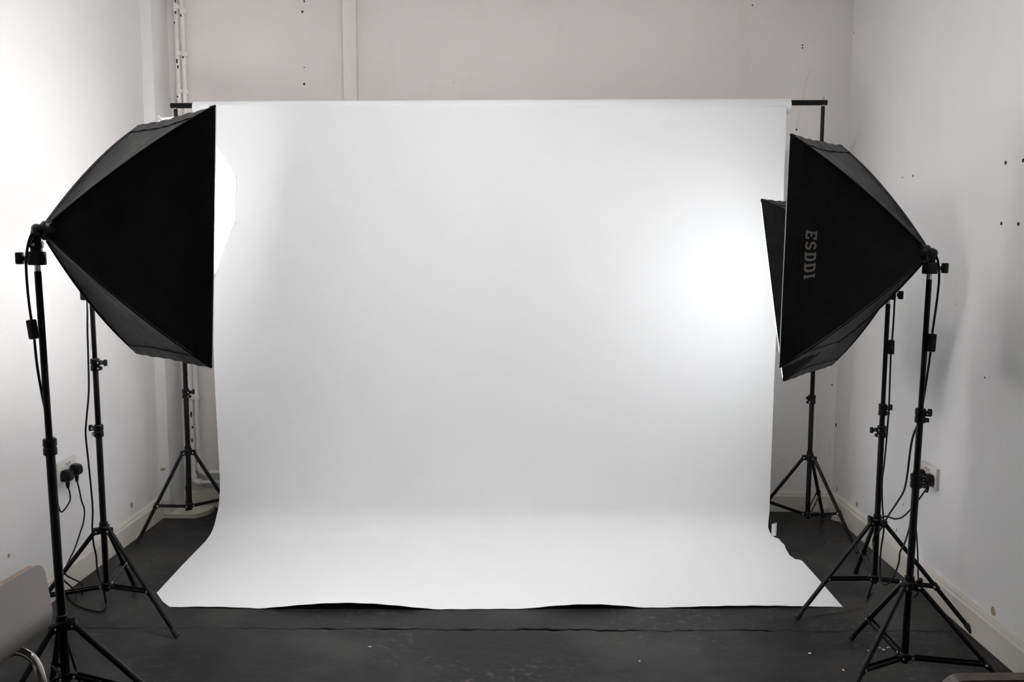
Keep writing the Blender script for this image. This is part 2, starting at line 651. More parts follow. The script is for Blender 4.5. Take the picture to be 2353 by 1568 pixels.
for px, r in (((2074, 408), 0.0035), ((2098, 404), 0.0055), ((2311, 374), 0.007), ((2351, 369), 0.007),
              ((2301, 514), 0.0065), ((2340, 515), 0.007), ((2263, 868), 0.004), ((2197, 700), 0.002)):
    wall_hole(wall_right, at_x(*px, XR), (-1, 0, 0), r)
for px, r in (((1844, 104), 0.004), ((1844, 110), 0.004), ((699, 3), 0.005), ((695, 27), 0.006), ((699, 193), 0.006),
              ((699, 155), 0.003), ((1830, 298), 0.005), ((1729, 12), 0.004), ((1962, 76), 0.004),
              ((1922, 848), 0.009), ((1921, 977), 0.010), ((1912, 885), 0.004)):
    p = at_y(*px, YB)
    if p.x < XR - 0.01:
        wall_hole(wall_back, p, (0, -1, 0), r)
    else:
        wall_hole(wall_right, at_x(*px, XR), (-1, 0, 0), r)


def crack(parent, pts, r=0.0006):
    mk('hairline_crack', tube(pts, r, 5), 'crack', parent)


for pl in (((1862, 160), (1852, 190), (1838, 255), (1833, 280), (1829, 300)),
           ((1781, 1072), (1792, 1063), (1806, 1056)), ((1906, 1052), (1907, 1030), (1908, 1003))):
    crack(wall_back, [at_y(*p, YB) for p in pl])


def chip_on(parent, p, nrm, w, h_, mat='plaster', name='paint_chip'):
    nrm = V(nrm)
    x, y, a = frame(nrm)
    n = 10
    pts = []
    for i in range(n):
        t = 2 * PI * i / n
        f = random.uniform(0.65, 1.1)
        pts.append(V(p) + x * (w / 2 * math.cos(t) * f) + y * (h_ / 2 * math.sin(t) * f) - nrm * 0.001)
    mk(name, prism(pts, nrm, 0.0016), mat, parent)


for px, w, h_ in (((2282, 1405), 0.035, 0.045), ((1969, 1160), 0.03, 0.03), ((1924, 1124), 0.02, 0.03)):
    chip_on(wall_right, at_x(*px, XR), (-1, 0, 0), w, h_)
for px, w, h_ in (((2060, 1218), 0.012, 0.02), ((2075, 1160), 0.010, 0.016), ((2056, 1225), 0.008, 0.012)):
    chip_on(wall_right, at_x(*px, XR), (-1, 0, 0), w, h_)
for px, w, h_ in (((303, 1161), 0.03, 0.035), ((374, 1079), 0.06, 0.02), ((20, 1278), 0.02, 0.02)):
    if px[0] == 374:
        chip_on(pillar, at_y(*px, 4.413), (0, -1, 0), 0.03, 0.02)
    else:
        chip_on(wall_left, at_x(*px, XL), (1, 0, 0), w, h_)


# ------------------------------------------------------------------ sockets and plugs
def socket(yc, zc, side, label):
    X = XL if side < 0 else XR
    n = -side
    t = thing('wall_socket', label, 'socket', (X, yc, zc - 0.043), 'wall sockets')
    mk('back_plate', box((X + n * 0.006, yc, zc), (0.014, 0.146, 0.086), None, 0.003), 'socket', t)
    for s in (-1, 1):
        rk = mk('rocker_switch', box((X + n * 0.0145, yc + s * 0.012, zc + 0.021), (0.006, 0.012, 0.022), None, 0.001),
                'socket', t)
        mk('red_mark', box((X + n * 0.0176, yc + s * 0.012, zc + 0.027), (0.001, 0.009, 0.006)), 'red', rk)
    for s in (-1, 1):
        mk('screw', lathe((X + n * 0.0125, yc + s * 0.060, zc), (n, 0, 0), [(0.003, 0), (0.003, 0.0015)], 10), 'silver', t)
    return t


SLY, SLZ, SRY, SRZ = 3.498, 0.497, 3.515, 0.495
socket(SLY, SLZ, -1, 'white double wall socket on the bright wall with two black plugs')
socket(SRY, SRZ, 1, 'white double wall socket partly hidden behind a black stand pole')


def cable(parent, pts, name='cord', r=0.0032, n=5):
    return mk(name, tube(spline(pts, n), r, 8), 'cable', parent, 60)


def plug(y, z, side, label, cord_pts, group=None):
    X = (XL + 0.013) if side < 0 else (XR - 0.013)
    n = -side
    t = thing('power_plug', label, 'plug', (X, y, z - 0.03), 'plugs in the wall sockets')
    o = []
    for d, w, h_ in ((0, 0.046, 0.046), (0.016, 0.048, 0.048), (0.030, 0.042, 0.042), (0.036, 0.034, 0.034)):
        o.append((d, w / 2, h_ / 2))
    vs, fs = [], []
    for d, w, h_ in o:
        for cy_, cz_ in ((-w * 0.6, h_), (w * 0.6, h_), (w, h_ * 0.4), (w, -h_ * 0.7), (w * 0.5, -h_),
                         (-w * 0.5, -h_), (-w, -h_ * 0.7), (-w, h_ * 0.4)):
            vs.append(V((X + n * d, y + cy_, z + cz_)))
    for i in range(len(o) - 1):
        for k in range(8):
            fs.append((i * 8 + k, i * 8 + (k + 1) % 8, (i + 1) * 8 + (k + 1) % 8, (i + 1) * 8 + k))
    fs += [tuple(reversed(range(8))), tuple(24 + k for k in range(8))]
    mk('plug_body', (vs, fs), 'black_plastic', t)
    mk('cord_boot', lathe((X + n * 0.017, y, z - 0.018), (0, 0, -1),
                          [(0.009, 0), (0.0085, 0.012), (0.0065, 0.026), (0.005, 0.034)], 10), 'black_plastic', t)
    cable(t, [V((X + n * 0.017, y, z - 0.045))] + cord_pts)
    return t


def lp(px, X=XL + 0.045):
    return at_x(*px, X)


plug(3.462, 0.480, -1, 'black plug in the bright wall socket with a short looping cord',
     [lp(p) for p in ((160, 1132), (161, 1150), (151, 1168), (142, 1177), (137, 1172), (133, 1160), (127, 1165),
                      (127, 1200), (131, 1260), (136, 1320))] + [V((XL + 0.06, 3.42, 0.006)), V((XL + 0.12, 3.30, 0.005))])
plug(3.535, 0.487, -1, 'black plug in the bright wall socket with a long hanging cord',
     [lp(p) for p in ((182, 1125), (187, 1150), (194, 1172), (192, 1200), (184, 1225), (176, 1250), (168, 1270),
                      (158, 1290), (150, 1320))] + [V((XL + 0.06, 3.47, 0.02)), V((XL + 0.10, 3.40, 0.005))])
plug(3.475, 0.485, 1, 'black plug in the stand-side socket nearest its outer edge',
     [at_x(2127, 1127, XR - 0.06), at_y(2112, 1147, 3.42), at_y(2093, 1170, 3.40), at_y(2075, 1188, 3.40),
      at_y(2058, 1193, 3.40), at_y(2046, 1190, 3.40), at_y(2036, 1187, 3.38), at_y(2026, 1190, 3.36)])
plug(3.553, 0.485, 1, 'black plug in the stand-side socket half hidden behind the clamp',
     [V((XR - 0.035, 3.553, 0.38)), V((XR - 0.04, 3.54, 0.30)), V((XR - 0.045, 3.50, 0.20)), V((XR - 0.05, 3.47, 0.10)),
      V((XR - 0.055, 3.45, 0.02)), V((XR - 0.09, 3.43, 0.004)), V((XR - 0.13, 3.40, 0.004))])


# ------------------------------------------------------------------ light stands
def knob(parent, base, d, up, dist=0.020, w=0.013, l=0.032, th=0.020, name='clamp_knob'):
    d = V(d).normalized()
    up = V(up)
    s = up.cross(d).normalized()
    k = mk(name, join(lathe(V(base) + d * (dist + 0.002), d, [(0.006, -0.008), (0.009, 0)], 10),
                      box(V(base) + d * (dist + w / 2), (w, th, l), (d, s, up), 0.004)), 'black_plastic', parent)
    mk('knob_bolt', lathe(base, d, [(0.0032, 0), (0.0032, dist)], 8), 'silver', k)
    return k


def clamp(parent, ax, z, r, d, height=0.046, flip=1):
    base = ax(z)
    d = V(d).normalized()
    up = V((0, 0, 1))
    s = up.cross(d).normalized()
    c_ = mk('clamp_collar', join(
        lathe(ax(z - height / 2), up, [(r + 0.0035, 0), (r + 0.006, 0.003), (r + 0.006, height * 0.42),
                                       (r + 0.0045, height * 0.46), (r + 0.0045, height * 0.54),
                                       (r + 0.006, height * 0.58), (r + 0.006, height - 0.003), (r + 0.0035, height)], 16),
        box(base + d * (r + 0.010) + up * 0.008, (0.016, 0.018, 0.016), (d, s, up), 0.003),
        box(base + d * (r + 0.009) - up * 0.013, (0.014, 0.016, 0.013), (d, s, up), 0.003)), 'black_plastic', parent)
    mk('clamp_bolt', lathe(base + d * (r + 0.009) - up * 0.013 - s * 0.0095, s, [(0.004, 0), (0.004, 0.019)], 8),
       'silver', c_)
    mk('clamp_bolt', lathe(base + d * (r + 0.010) + up * 0.008 - s * 0.0105, s, [(0.0035, 0), (0.0035, 0.021)], 8),
       'silver', c_)
    kd = (d * 0.35 + s).normalized() if flip == 1 else d
    knob(c_, base + d * (r + 0.010) + up * 0.008, kd, up, {0: 0.020, 1: 0.016, 2: 0.010}[flip], 0.010, 0.024, 0.014)
    return c_


def stand(root, c, yawd, zc, zh, rf, t, lean, secs, clamps, collar_knob=None, leg_r=0.0088):
    def ax(z):
        return V((c[0] + lean[0] * z, c[1] + lean[1] * z, z))
    up = V((0, 0, 1))
    for z0, z1, r in secs:
        mk('column_tube', lathe(ax(z0), ax(z1) - ax(z0),
                                [(r * 0.9, 0), (r, 0.002), (r, (ax(z1) - ax(z0)).length - 0.002),
                                 (r * 0.9, (ax(z1) - ax(z0)).length)], 16), 'black_metal', root)
    r0 = secs[0][2]
    for z, r, d, fl in clamps:
        clamp(root, ax, z, r, d, flip=fl)
    dirs = [V((math.cos(math.radians(yawd) + i * 2 * PI / 3), math.sin(math.radians(yawd) + i * 2 * PI / 3), 0))
            for i in range(3)]
    # leg collar and lower hub
    parts = [lathe(ax(zc - 0.012), up, [(r0 + 0.003, 0), (r0 + 0.007, 0.003), (r0 + 0.007, 0.024), (r0 + 0.004, 0.028),
                                        (r0 + 0.004, 0.042), (r0 + 0.001, 0.044)], 16)]
    hub = [lathe(ax(zh - 0.014), up, [(r0 + 0.002, 0), (r0 + 0.005, 0.002), (r0 + 0.005, 0.022), (r0 + 0.002, 0.026)], 16)]
    for d in dirs:
        s = up.cross(d)
        parts.append(box(ax(zc) + d * (r0 + 0.014), (0.024, 0.022, 0.024), (d, s, up), 0.003))
        hub.append(box(ax(zh) + d * (r0 + 0.010), (0.018, 0.014, 0.016), (d, s, up), 0.003))
    col = mk('leg_collar', join(*parts), 'black_plastic', root)
    if collar_knob is not None:
        knob(col, ax(zc + 0.018) + V(collar_knob).normalized() * (r0), collar_knob, up, 0.016, 0.011, 0.022, 0.020,
             'collar_knob')
    hb = mk('spreader_hub', join(*hub), 'black_plastic', root)
    for d in dirs:
        s = up.cross(d)
        T = ax(zc) + d * 0.030
        Fp = V((c[0], c[1], 0)) + d * rf + up * 0.009
        ld = (Fp - T).normalized()
        L = (Fp - T).length
        leg = mk('leg', tube([T - ld * 0.012, T, Fp - ld * 0.02, Fp], leg_r, 12, True, 0.92), 'black_metal', root)
        mk('foot_cap', tube([Fp - ld * 0.034, Fp - ld * 0.032, Fp - ld * 0.002, Fp + ld * 0.0015],
                            [leg_r + 0.0004, leg_r + 0.0016, leg_r + 0.0016, leg_r - 0.001], 12), 'rubber', leg)
        A = T + ld * (L * t)
        br = mk('leg_bracket', tube([A - ld * 0.013, A + ld * 0.013], leg_r + 0.0025, 12), 'black_plastic', leg)
        Hp = ax(zh) + d * (r0 + 0.014)
        bars = []
        e = (A - Hp).normalized()
        n_ = e.cross(s).normalized()
        for q in (-1, 1):
            bars.append(box((A + Hp) / 2 + s * (q * 0.0095), ((A - Hp).length + 0.012, 0.0024, 0.012), (e, s, n_), 0.0008, 1))
        sp = mk('spreader_arm', join(*bars), 'black_metal', root)
        mk('rivet', lathe(A - s * 0.0125, s, [(0.003, 0), (0.0042, 0.001), (0.0042, 0.024), (0.003, 0.025)], 8), 'silver', sp)
        mk('rivet', lathe(Hp - s * 0.0122, s, [(0.003, 0), (0.0042, 0.001), (0.0042, 0.0234), (0.003, 0.0244)], 8), 'silver', sp)
        mk('rivet', lathe(T - s * 0.0122, s, [(0.003, 0), (0.0040, 0.001), (0.0040, 0.0234), (0.003, 0.0244)], 8), 'silver', col)
    return ax


# ------------------------------------------------------------------ softboxes
SBW, SBH = 0.50, 0.70


def softbox(root, q, lit=False, logo=False):
    c = V(q[:3])
    R = Matrix.Rotation(q[3], 3, 'Z') @ Matrix.Rotation(q[4], 3, 'X') @ Matrix.Rotation(q[5], 3, 'Y')
    d = q[6]

    def W(p):
        return c + R @ V(p)
    RX, RZ, BOW = 0.021, 0.025, 0.024

    def ridge(sx, sz, t, off=0.0):
        a = V((sx * RX, -d + 0.012, sz * RZ))
        b_ = V((sx * SBW / 2, 0, sz * SBH / 2))
        rad = V((sx * SBW / 2, 0, sz * SBH / 2)).normalized()
        return lerp(a, b_, t) + rad * (BOW * 4 * t * (1 - t)) + rad * off

    cs = [(-1, 1), (1, 1), (1, -1), (-1, -1)]
    outs = [V((0, 0, 1)), V((1, 0, 0)), V((0, 0, -1)), V((-1, 0, 0))]

    def panel(k, u, t, off=0.0):
        a = ridge(*cs[k], t)
        b_ = ridge(*cs[(k + 1) % 4], t)
        o = outs[k]
        nrm = (o + V((0, -0.6, 0))).normalized()
        sag = 0.016 * 4 * u * (1 - u) * math.sin(PI * min(1, t * 1.02)) + 0.003 * 4 * u * (1 - u)
        wr = 0.0022 * math.sin(7 * u + 5 * t + k * 2) * math.sin(3.3 * t * PI + u * 4) * min(1, 8 * u * (1 - u)) \
            + (0.003 * math.exp(-((u - 0.5) / 0.03) ** 2) * math.sin(PI * t) if k in (0, 2) else 0)
        return W(lerp(a, b_, u) - nrm * (sag - wr - off))
    names = ('fabric_panel',) * 4
    for k in range(4):
        mk('fabric_panel', thick(grid(lambda u, v: panel(k, u, v), 24, 16), 0.001), 'fabric', root, 60)
    lin = [grid(lambda u, v: panel(k, u, v, -0.006), 8, 8) for k in range(4)]
    mk('silver_lining', join(*lin), 'lining', root, 60)
    # skirt band round the front opening
    for k in range(4):
        sk = grid(lambda u, v: panel(k, u, 0.895 + 0.105 * v, 0.0028 + 0.0012 * math.sin(40 * u + k)), 24, 3)
        mk('front_skirt', thick(sk, 0.0012), 'fabric', root, 60)
    # piping along the ridges (rod sleeves)
    for k in range(4):
        mk('rod_sleeve', tube([W(ridge(*cs[k], t / 14, 0.001)) for t in range(15)], 0.0035, 8), 'fabric', root, 60)
        cc = ridge(*cs[k], 1.0)
        mk('corner_tip', box(W(cc + V((-cs[k][0] * 0.0085, -0.005, -cs[k][1] * 0.0085))), (0.018, 0.012, 0.018),
                             (R @ V((1, 0, 0)), R @ V((0, 1, 0)), R @ V((0, 0, 1))), 0.004), 'fabric', root)
    # diffuser cloth with a turned-in rim

    def dif(u, v):
        x, z = (u - 0.5) * 2, (v - 0.5) * 2
        e = max(abs(x), abs(z))
        y = -0.004 if e > 0.9999 else (0.0040 if lit else 0.0045) + 0.006 * (1 - x * x) * (1 - z * z)
        f = 1.0 if e <= 0.9999 else 1.0
        return W((x * (SBW / 2 - 0.004), y, z * (SBH / 2 - (0.012 if lit else 0.004))))
    n = 20
    us = [0, 0.0001] + [i / n for i in range(1, n)] + [0.9999, 1]

    def dif2(u, v):
        return dif(us[int(round(u * (len(us) - 1)))], us[int(round(v * (len(us) - 1)))])
    mk('diffuser_cloth', grid(dif2, len(us) - 1, len(us) - 1), 'diffuser_lit' if lit else 'diffuser', root, 40)
    # collar at the neck
    nd = R @ V((0, 1, 0))
    neck = W((0, -d + 0.004, 0))
    mk('neck_ring', lathe(neck - nd * 0.012, nd, [(0.020, 0), (0.025, 0.004), (0.026, 0.022), (0.022, 0.030)], 20),
       'black_plastic', root)
    if logo:
        def S(u, v):                       # u: top to bottom, v: front to neck, on the left panel (index 3)
            p = panel(3, 1 - u, 1 - v, 0.0030)
            return p
        U0, U1, V0, V1 = 0.386, 0.628, 0.158, 0.246

        def put(a, b_):
            return S(U0 + (U1 - U0) * a, V0 + (V1 - V0) * b_)

        def rects(x0, x1, rs):
            vs, fs = [], []
            for (a0, b0, a1, b1) in rs:
                i = len(vs)
                for a, b_ in ((a0, b0), (a1, b0), (a1, b1), (a0, b1)):
                    vs.append(put(x0 + (x1 - x0) * a, b_))
                fs.append((i, i + 1, i + 2, i + 3))
            return vs, fs

        def strip(x0, x1, outer, inner):
            vs = [put(x0 + (x1 - x0) * a, b_) for a, b_ in outer] + [put(x0 + (x1 - x0) * a, b_) for a, b_ in inner]
            n_ = len(outer)
            return vs, [(i, i + 1, n_ + i + 1, n_ + i) for i in range(n_ - 1)]
        E_ = [(0.10, 0, 0.36, 1), (0, 0, 0.10, 0.17), (0, 0.83, 0.10, 1), (0.36, 0, 1, 0.17), (0.36, 0.83, 1, 1),
              (0.36, 0.41, 0.72, 0.57), (0.76, 0.17, 1, 0.33), (0.76, 0.67, 1, 0.83)]
        I_ = [(0.2, 0, 0.8, 1), (0, 0, 0.2, 0.16), (0.8, 0, 1, 0.16), (0, 0.84, 0.2, 1), (0.8, 0.84, 1, 1)]

        def dee(x0, x1):
            o_, i_ = [], []
            for k in range(17):
                th = -PI / 2 + PI * k / 16
                ca, sa = math.cos(th), math.sin(th)
                e = 0.62
                o_.append((0.42 + 0.58 * abs(ca) ** e, 0.5 + 0.5 * math.copysign(abs(sa) ** e, sa)))
                i_.append((0.42 + 0.30 * abs(ca) ** e, 0.5 + 0.33 * math.copysign(abs(sa) ** e, sa)))
            return join(rects(x0, x1, [(0.10, 0.0, 0.38, 1), (0, 0, 0.10, 0.15), (0, 0.85, 0.10, 1),
                                       (0.38, 0, 0.43, 0.17), (0.38, 0.83, 0.43, 1)]), strip(x0, x1, o_, i_))

        def ess(x0, x1):
            # centre line in (along, up) with the letter 1 high and about 0.62 wide
            ctr = []
            for k in range(15):
                th = math.radians(15 + (270 - 15) * k / 14)
                ctr.append((0.31 + 0.23 * math.cos(th), 0.70 + 0.21 * math.sin(th)))
            for k in range(1, 15):
                th = math.radians(90 - 255 * k / 14)
                ctr.append((0.31 + 0.23 * math.cos(th), 0.29 + 0.20 * math.sin(th)))
            ctr = [((x - 0.0), y) for x, y in ctr]
            o_, i_ = [], []
            for i, p in enumerate(ctr):
                a = ctr[max(0, i - 1)]
                b_ = ctr[min(len(ctr) - 1, i + 1)]
                tx, ty = b_[0] - a[0], b_[1] - a[1]
                l_ = math.hypot(tx, ty) or 1
                nx, ny = -ty / l_, tx / l_
                o_.append(((p[0] + nx * 0.085) / 0.62, p[1] + ny * 0.085))
                i_.append(((p[0] - nx * 0.085) / 0.62, p[1] - ny * 0.085))
            return strip(x0, x1, o_, i_)
        for nm, vf in (('logo_letter', rects(0.0, 0.184, E_)), ('logo_letter', ess(0.228, 0.405)),
                       ('logo_letter', dee(0.45, 0.64)), ('logo_letter', dee(0.68, 0.87)),
                       ('logo_letter', rects(0.918, 1.0, I_))):
            o = mk(nm, vf, 'logo', root, 0)
            o['label'] = 'grey printed letter of the brand name'
    return W, R, neck, nd


def lamp_head(root, top, neck, nd, side, switch_side):
    """tilting lamp holder between the column top and the softbox neck; side = knob direction."""
    up = V((0, 0, 1))
    d = V((side, 0, 0))
    s = up.cross(d)
    mk('spigot', lathe(top - up * 0.006, up, [(0.0072, 0), (0.0078, 0.002), (0.0078, 0.026)], 12), 'silver', root)
    bc = top + up * 0.034
    blk = mk('clamp_block', box(bc, (0.036, 0.032, 0.036), (d, s, up), 0.003), 'black_plastic', root)
    knob(blk, bc + d * 0.018, d, up, 0.020, 0.016, 0.032, 0.022)
    kn = bc + up * 0.036
    mk('tilt_joint', join(lathe(kn - s * 0.014, s, [(0.013, 0), (0.015, 0.003), (0.015, 0.025), (0.013, 0.028)], 16),
                          box(bc + up * 0.024, (0.024, 0.022, 0.026), (d, s, up), 0.003)), 'black_plastic', root)
    mk('joint_bolt', lathe(kn - s * 0.0165, s, [(0.0045, 0), (0.0045, 0.033)], 10), 'silver', root)
    back = neck - nd * 0.020
    e1 = V((kn.x, kn.y, neck.z - 0.012))
    pth = spline([kn, lerp(kn, e1, 0.7), lerp(e1, back, 0.45) + up * 0.010, back, neck], 5)
    mk('socket_elbow', tube(pth, [0.0135] * (len(pth) - 6) + [0.0145, 0.016, 0.0175, 0.019, 0.019, 0.019], 14),
       'black_plastic', root, 60)
    return bc


def switch(parent, p, dirv, size=(0.020, 0.018, 0.052)):
    a = V(dirv).normalized()
    x, y, _ = frame(a, (0, 1, 0))
    sw = mk('inline_switch', box(p, size, (x, y, a), 0.004), 'black_plastic', parent)
    mk('switch_slider', box(V(p) - y * (size[1] / 2), (size[0] * 0.5, 0.004, 0.012), (x, y, a), 0.001), 'rubber', sw)
    return sw


LIGHT_GROUP = None
# --- front left softbox
qL1 = (-1.0112, 2.5264, 1.4404, -0.7744, -0.0561, -0.0136, 0.3435)
cL1, lnL1 = (-1.264, 2.295), (-0.014, 0.0)
L1 = thing('softbox_light', 'black rectangular softbox on a tripod stand beside the pale plywood chair', 'softbox',
           (cL1[0], cL1[1], 0), 'softbox lights around the backdrop')
axL1 = stand(L1, cL1, 6, 0.375, 0.228, 0.38, 0.58, lnL1,
             [(0.205, 0.885, 0.0118), (0.86, 1.353, 0.0088)],
             [(0.879, 0.0115, (-0.35, 1, 0), 2)], (1, -0.3, 0), 0.0092)
WL1, RL1, neckL1, ndL1 = softbox(L1, qL1)
lamp_head(L1, axL1(1.353), neckL1, ndL1, -1, -1)
yl = 2.27
cb = cable(L1, [at_y(80, 533, 2.26), at_y(72, 540, yl), at_y(64, 565, yl), at_y(60, 600, yl), at_y(62, 650, yl),
                at_y(67, 700, yl), at_y(72, 735, yl)], 'power_cable', 0.0034)
switch(cb, at_y(75, 757, yl), at_y(79, 780, yl) - at_y(71, 733, yl), (0.022, 0.018, 0.052))
cable(L1, [at_y(79, 780, yl), at_y(84, 830, yl), at_y(90, 870, yl), at_y(98, 915, 2.312), at_y(106, 960, 2.322),
           at_y(113, 1060, 2.32), at_y(122, 1200, 2.318), at_y(131, 1320, 2.316), at_y(140, 1420, 2.33),
           V((-1.27, 2.36, 0.2)), V((-1.29, 2.45, 0.05)), V((-1.33, 2.55, 0.004)), V((-1.45, 2.62, 0.004))],
      'power_cable', 0.0034)

# --- umbrella light on the second left stand
cL2, lnL2 = (-1.556, 3.134), (-0.004, 0.0)
L2 = thing('umbrella_light', 'black tripod stand with a lit lamp behind the white umbrella', 'light stand',
           (cL2[0], cL2[1], 0))
axL2 = stand(L2, cL2, -22, 0.364, 0.149, 0.335, 0.577, lnL2,
             [(0.128, 0.745, 0.0112), (0.73, 0.99, 0.0100), (0.975, 1.53, 0.0085)],
             [(0.741, 0.0112, (-1, 0.3, 0), 2), (0.987, 0.0100, (1, -0.25, 0), 0)], (-0.5, 1, 0))
UO = V((-1.203, 3.124, 1.536))
UN = V((0.975, -0.183, -0.128)).normalized()
up = V((0, 0, 1))
hd = axL2(1.545)
blk = mk('umbrella_bracket', box(hd, (0.036, 0.036, 0.06), None, 0.004), 'black_plastic', L2)
knob(blk, hd + V((-0.018, 0, 0.0)), (-0.9, 0.3, 0), up)
ldir = UN
lb = hd + V((0.0, 0.0, -0.035)) + UN * 0.03
mk('lamp_holder', lathe(lb - ldir * 0.02, ldir, [(0.012, 0), (0.019, 0.006), (0.021, 0.05), (0.024, 0.056), (0.024, 0.075),
                                                 (0.018, 0.078)], 18), 'black_plastic', L2)
bulb_c = lb + ldir * 0.058
mk('bulb', lathe(bulb_c, ldir, [(0.014, 0), (0.018, 0.01), (0.034, 0.03), (0.042, 0.055), (0.042, 0.10), (0.034, 0.125),
                                (0.018, 0.14), (0.004, 0.145)], 18), 'bulb', L2)
dish = mk('added_reflector_dish', lathe_open(bulb_c - ldir * 0.005, ldir, [(0.026, 0), (0.034, 0.01), (0.060, 0.05), (0.082, 0.11), (0.092, 0.17), (0.096, 0.17),
                                                        (0.086, 0.108), (0.064, 0.046), (0.040, 0.004), (0.030, -0.004)], 24), 'lining', L2, 50)  # unseen bowl, added to keep direct bulb light off the paper
sp_d = bpy.data.lights.new('umbrella_lamp', 'SPOT')
sp_d.energy = SPOT_POWER
sp_d.spot_size = math.radians(112)
sp_d.spot_blend = 0.9
sp_d.shadow_soft_size = 0.035
sp_d.color = (1.0, 0.985, 0.97)
sp_o = bpy.data.objects.new('lamp_beam', sp_d)
COL.objects.link(sp_o)
sp_o.parent = L2
sp_o.location = bulb_c + ldir * 0.148 - L2.location
sp_o.rotation_euler = ldir.to_track_quat('-Z', 'Y').to_euler()
# cable entry cap low on the lamp tube and the hanging cable
ycab = 3.115
cap = mk('cable_gland', lathe(at_y(194, 690, ycab), (0, 0, 1), [(0.010, 0), (0.014, 0.004), (0.014, 0.030), (0.008, 0.034)], 14),
         'black_plastic', L2)
cable(L2, [hd + V((-0.01, -0.02, -0.03)), at_y(196, 560, ycab), at_y(194, 640, ycab), at_y(195, 672, ycab)], 'power_cable', 0.0034)
cable(L2, [at_y(200, 688, ycab)] + [at_y(*p, 3.105) for p in ((201, 720), (201, 760), (203, 830), (204, 900), (199, 960), (197, 1000),
                                                            (203, 1060), (209, 1120), (213, 1170))]
      + [at_y(*p, 3.09) for p in ((212, 1215), (215, 1250), (221, 1278), (223, 1305), (229, 1330), (237, 1350))]
      + [at_z(*p, 0.005) for p in ((243, 1384), (242, 1397), (232, 1406), (210, 1403), (180, 1393), (163, 1380), (153, 1366))],
      'power_cable', 0.0034)

# the umbrella itself
UR, UD = 0.363, 0.128
e1 = UN.cross(V((0, 0, 1))).normalized()
e2 = e1.cross(UN)
umb = thing('photo_umbrella', 'white shoot-through umbrella glowing behind the dark softbox', 'umbrella', UO)
ph0 = 1.3529
apexU = UO + UN * UD
tips = []
for i in range(8):
    a = ph0 + (-1 - i) * PI / 4
    dphi = {2: 0.12, 3: -0.14}.get(i, 0.0)
    k_ = {2: 1.0, 3: 1.02, 4: 0.98}.get(i, 1.0)
    a -= dphi
    tips.append(UO + (e2 * math.cos(a) + e1 * math.sin(a)) * (UR * k_) - UN * (0.01 if i % 2 else 0.0))


def rib_pt(i, s):
    T = tips[i % 8]
    r_ = T - UO
    return UO + r_ * s + UN * (UD * (1 - s ** 1.9))


for i in range(8):
    def cp(u, v):
        s = max(0.0, v)
        a = rib_pt(i, s)
        b_ = rib_pt(i + 1, s)
        return lerp(a, b_, u) + UN * (-0.012 * 4 * u * (1 - u) * s) + UN * (0.0015 * math.sin(u * 9 + i) * s)
    vs, fs = grid(cp, 8, 12)
    mk('canopy_panel', (vs, fs), 'umbrella', umb, 60)
    mk('rib', tube([rib_pt(i, s / 8) - UN * 0.004 for s in range(9)], 0.0018, 6), 'silver', umb)
    rdir = (tips[i] - rib_pt(i, 0.9)).normalized()
    mk('rib_tip', tube([tips[i] - rdir * 0.008, tips[i] + rdir * 0.010], 0.004, 8), 'socket', umb)
    mk('stretcher', tube([UO - UN * 0.02 + (rib_pt(i, 0.55) - UO).normalized() * 0.008, rib_pt(i, 0.55) - UN * 0.004], 0.0014, 6),
       'silver', umb)
mk('ferrule', lathe(apexU - UN * 0.004, UN, [(0.010, 0), (0.008, 0.005), (0.004, 0.008), (0.003, 0.014)], 12), 'umbrella', umb)
shaft_end = UO - UN * 0.42
mk('shaft', tube([apexU, shaft_end], 0.0042, 10), 'silver', umb)
mk('shaft_runner', lathe(UO - UN * 0.035, UN, [(0.009, 0), (0.010, 0.004), (0.010, 0.024), (0.008, 0.03)], 12), 'black_plastic', umb)

# --- front right softbox (with the brand name)
qR1 = (0.9382, 2.8544, 1.4136, 0.9459, 0.0187, -0.0289, 0.3466)
cR1, lnR1 = (1.238, 2.696), (0.009, -0.001)
R1 = thing('softbox_light', 'black rectangular softbox with grey brand lettering on its side, on a tripod stand', 'softbox',
           (cR1[0], cR1[1], 0), 'softbox lights around the backdrop')
axR1 = stand(R1, cR1, 96, 0.350, 0.114, 0.350, 0.631, lnR1,
             [(0.092, 0.700, 0.0112), (0.685, 0.91, 0.0098), (0.895, 1.328, 0.0082)],
             [(0.693, 0.0112, (1, -0.45, 0), 1), (0.902, 0.0098, (1, -0.45, 0), 1)], (1, -0.4, 0))
WR1, RR1, neckR1, ndR1 = softbox(R1, qR1, logo=True)
lamp_head(R1, axR1(1.328), neckR1, ndR1, 1, 1)
yr = 2.68
cb = cable(R1, [at_y(2143, 582, 2.665), at_y(2150, 586, yr), at_y(2156, 605, yr), at_y(2158, 640, yr), at_y(2153, 690, yr),
                at_y(2146, 740, yr), at_y(2142, 768, yr)], 'power_cable', 0.0034)
switch(cb, at_y(2141, 788, yr), at_y(2139, 810, yr) - at_y(2143, 766, yr), (0.022, 0.018, 0.056))
cable(R1, [at_y(2138, 811, yr), at_y(2134, 840, 2.715), at_y(2128, 880, 2.725), at_y(2120, 930, 2.725), at_y(2111, 970, 2.73),
           at_y(2098, 1003, 2.78), at_y(2091, 1040, 2.85), at_y(2085, 1090, 2.92), at_y(2077, 1128, 3.0), at_y(2060, 1157, 3.1),
           at_y(2042, 1184, 3.2), at_y(2030, 1206, 3.28), at_y(2017, 1226, 3.31), at_y(2007, 1238, 3.33),
           at_y(2008, 1275, 3.36), at_y(2010, 1320, 3.37), V((1.405, 3.385, 0.06)), V((1.41, 3.42, 0.004)), V((1.45, 3.48, 0.004))], 'power_cable', 0.0034)

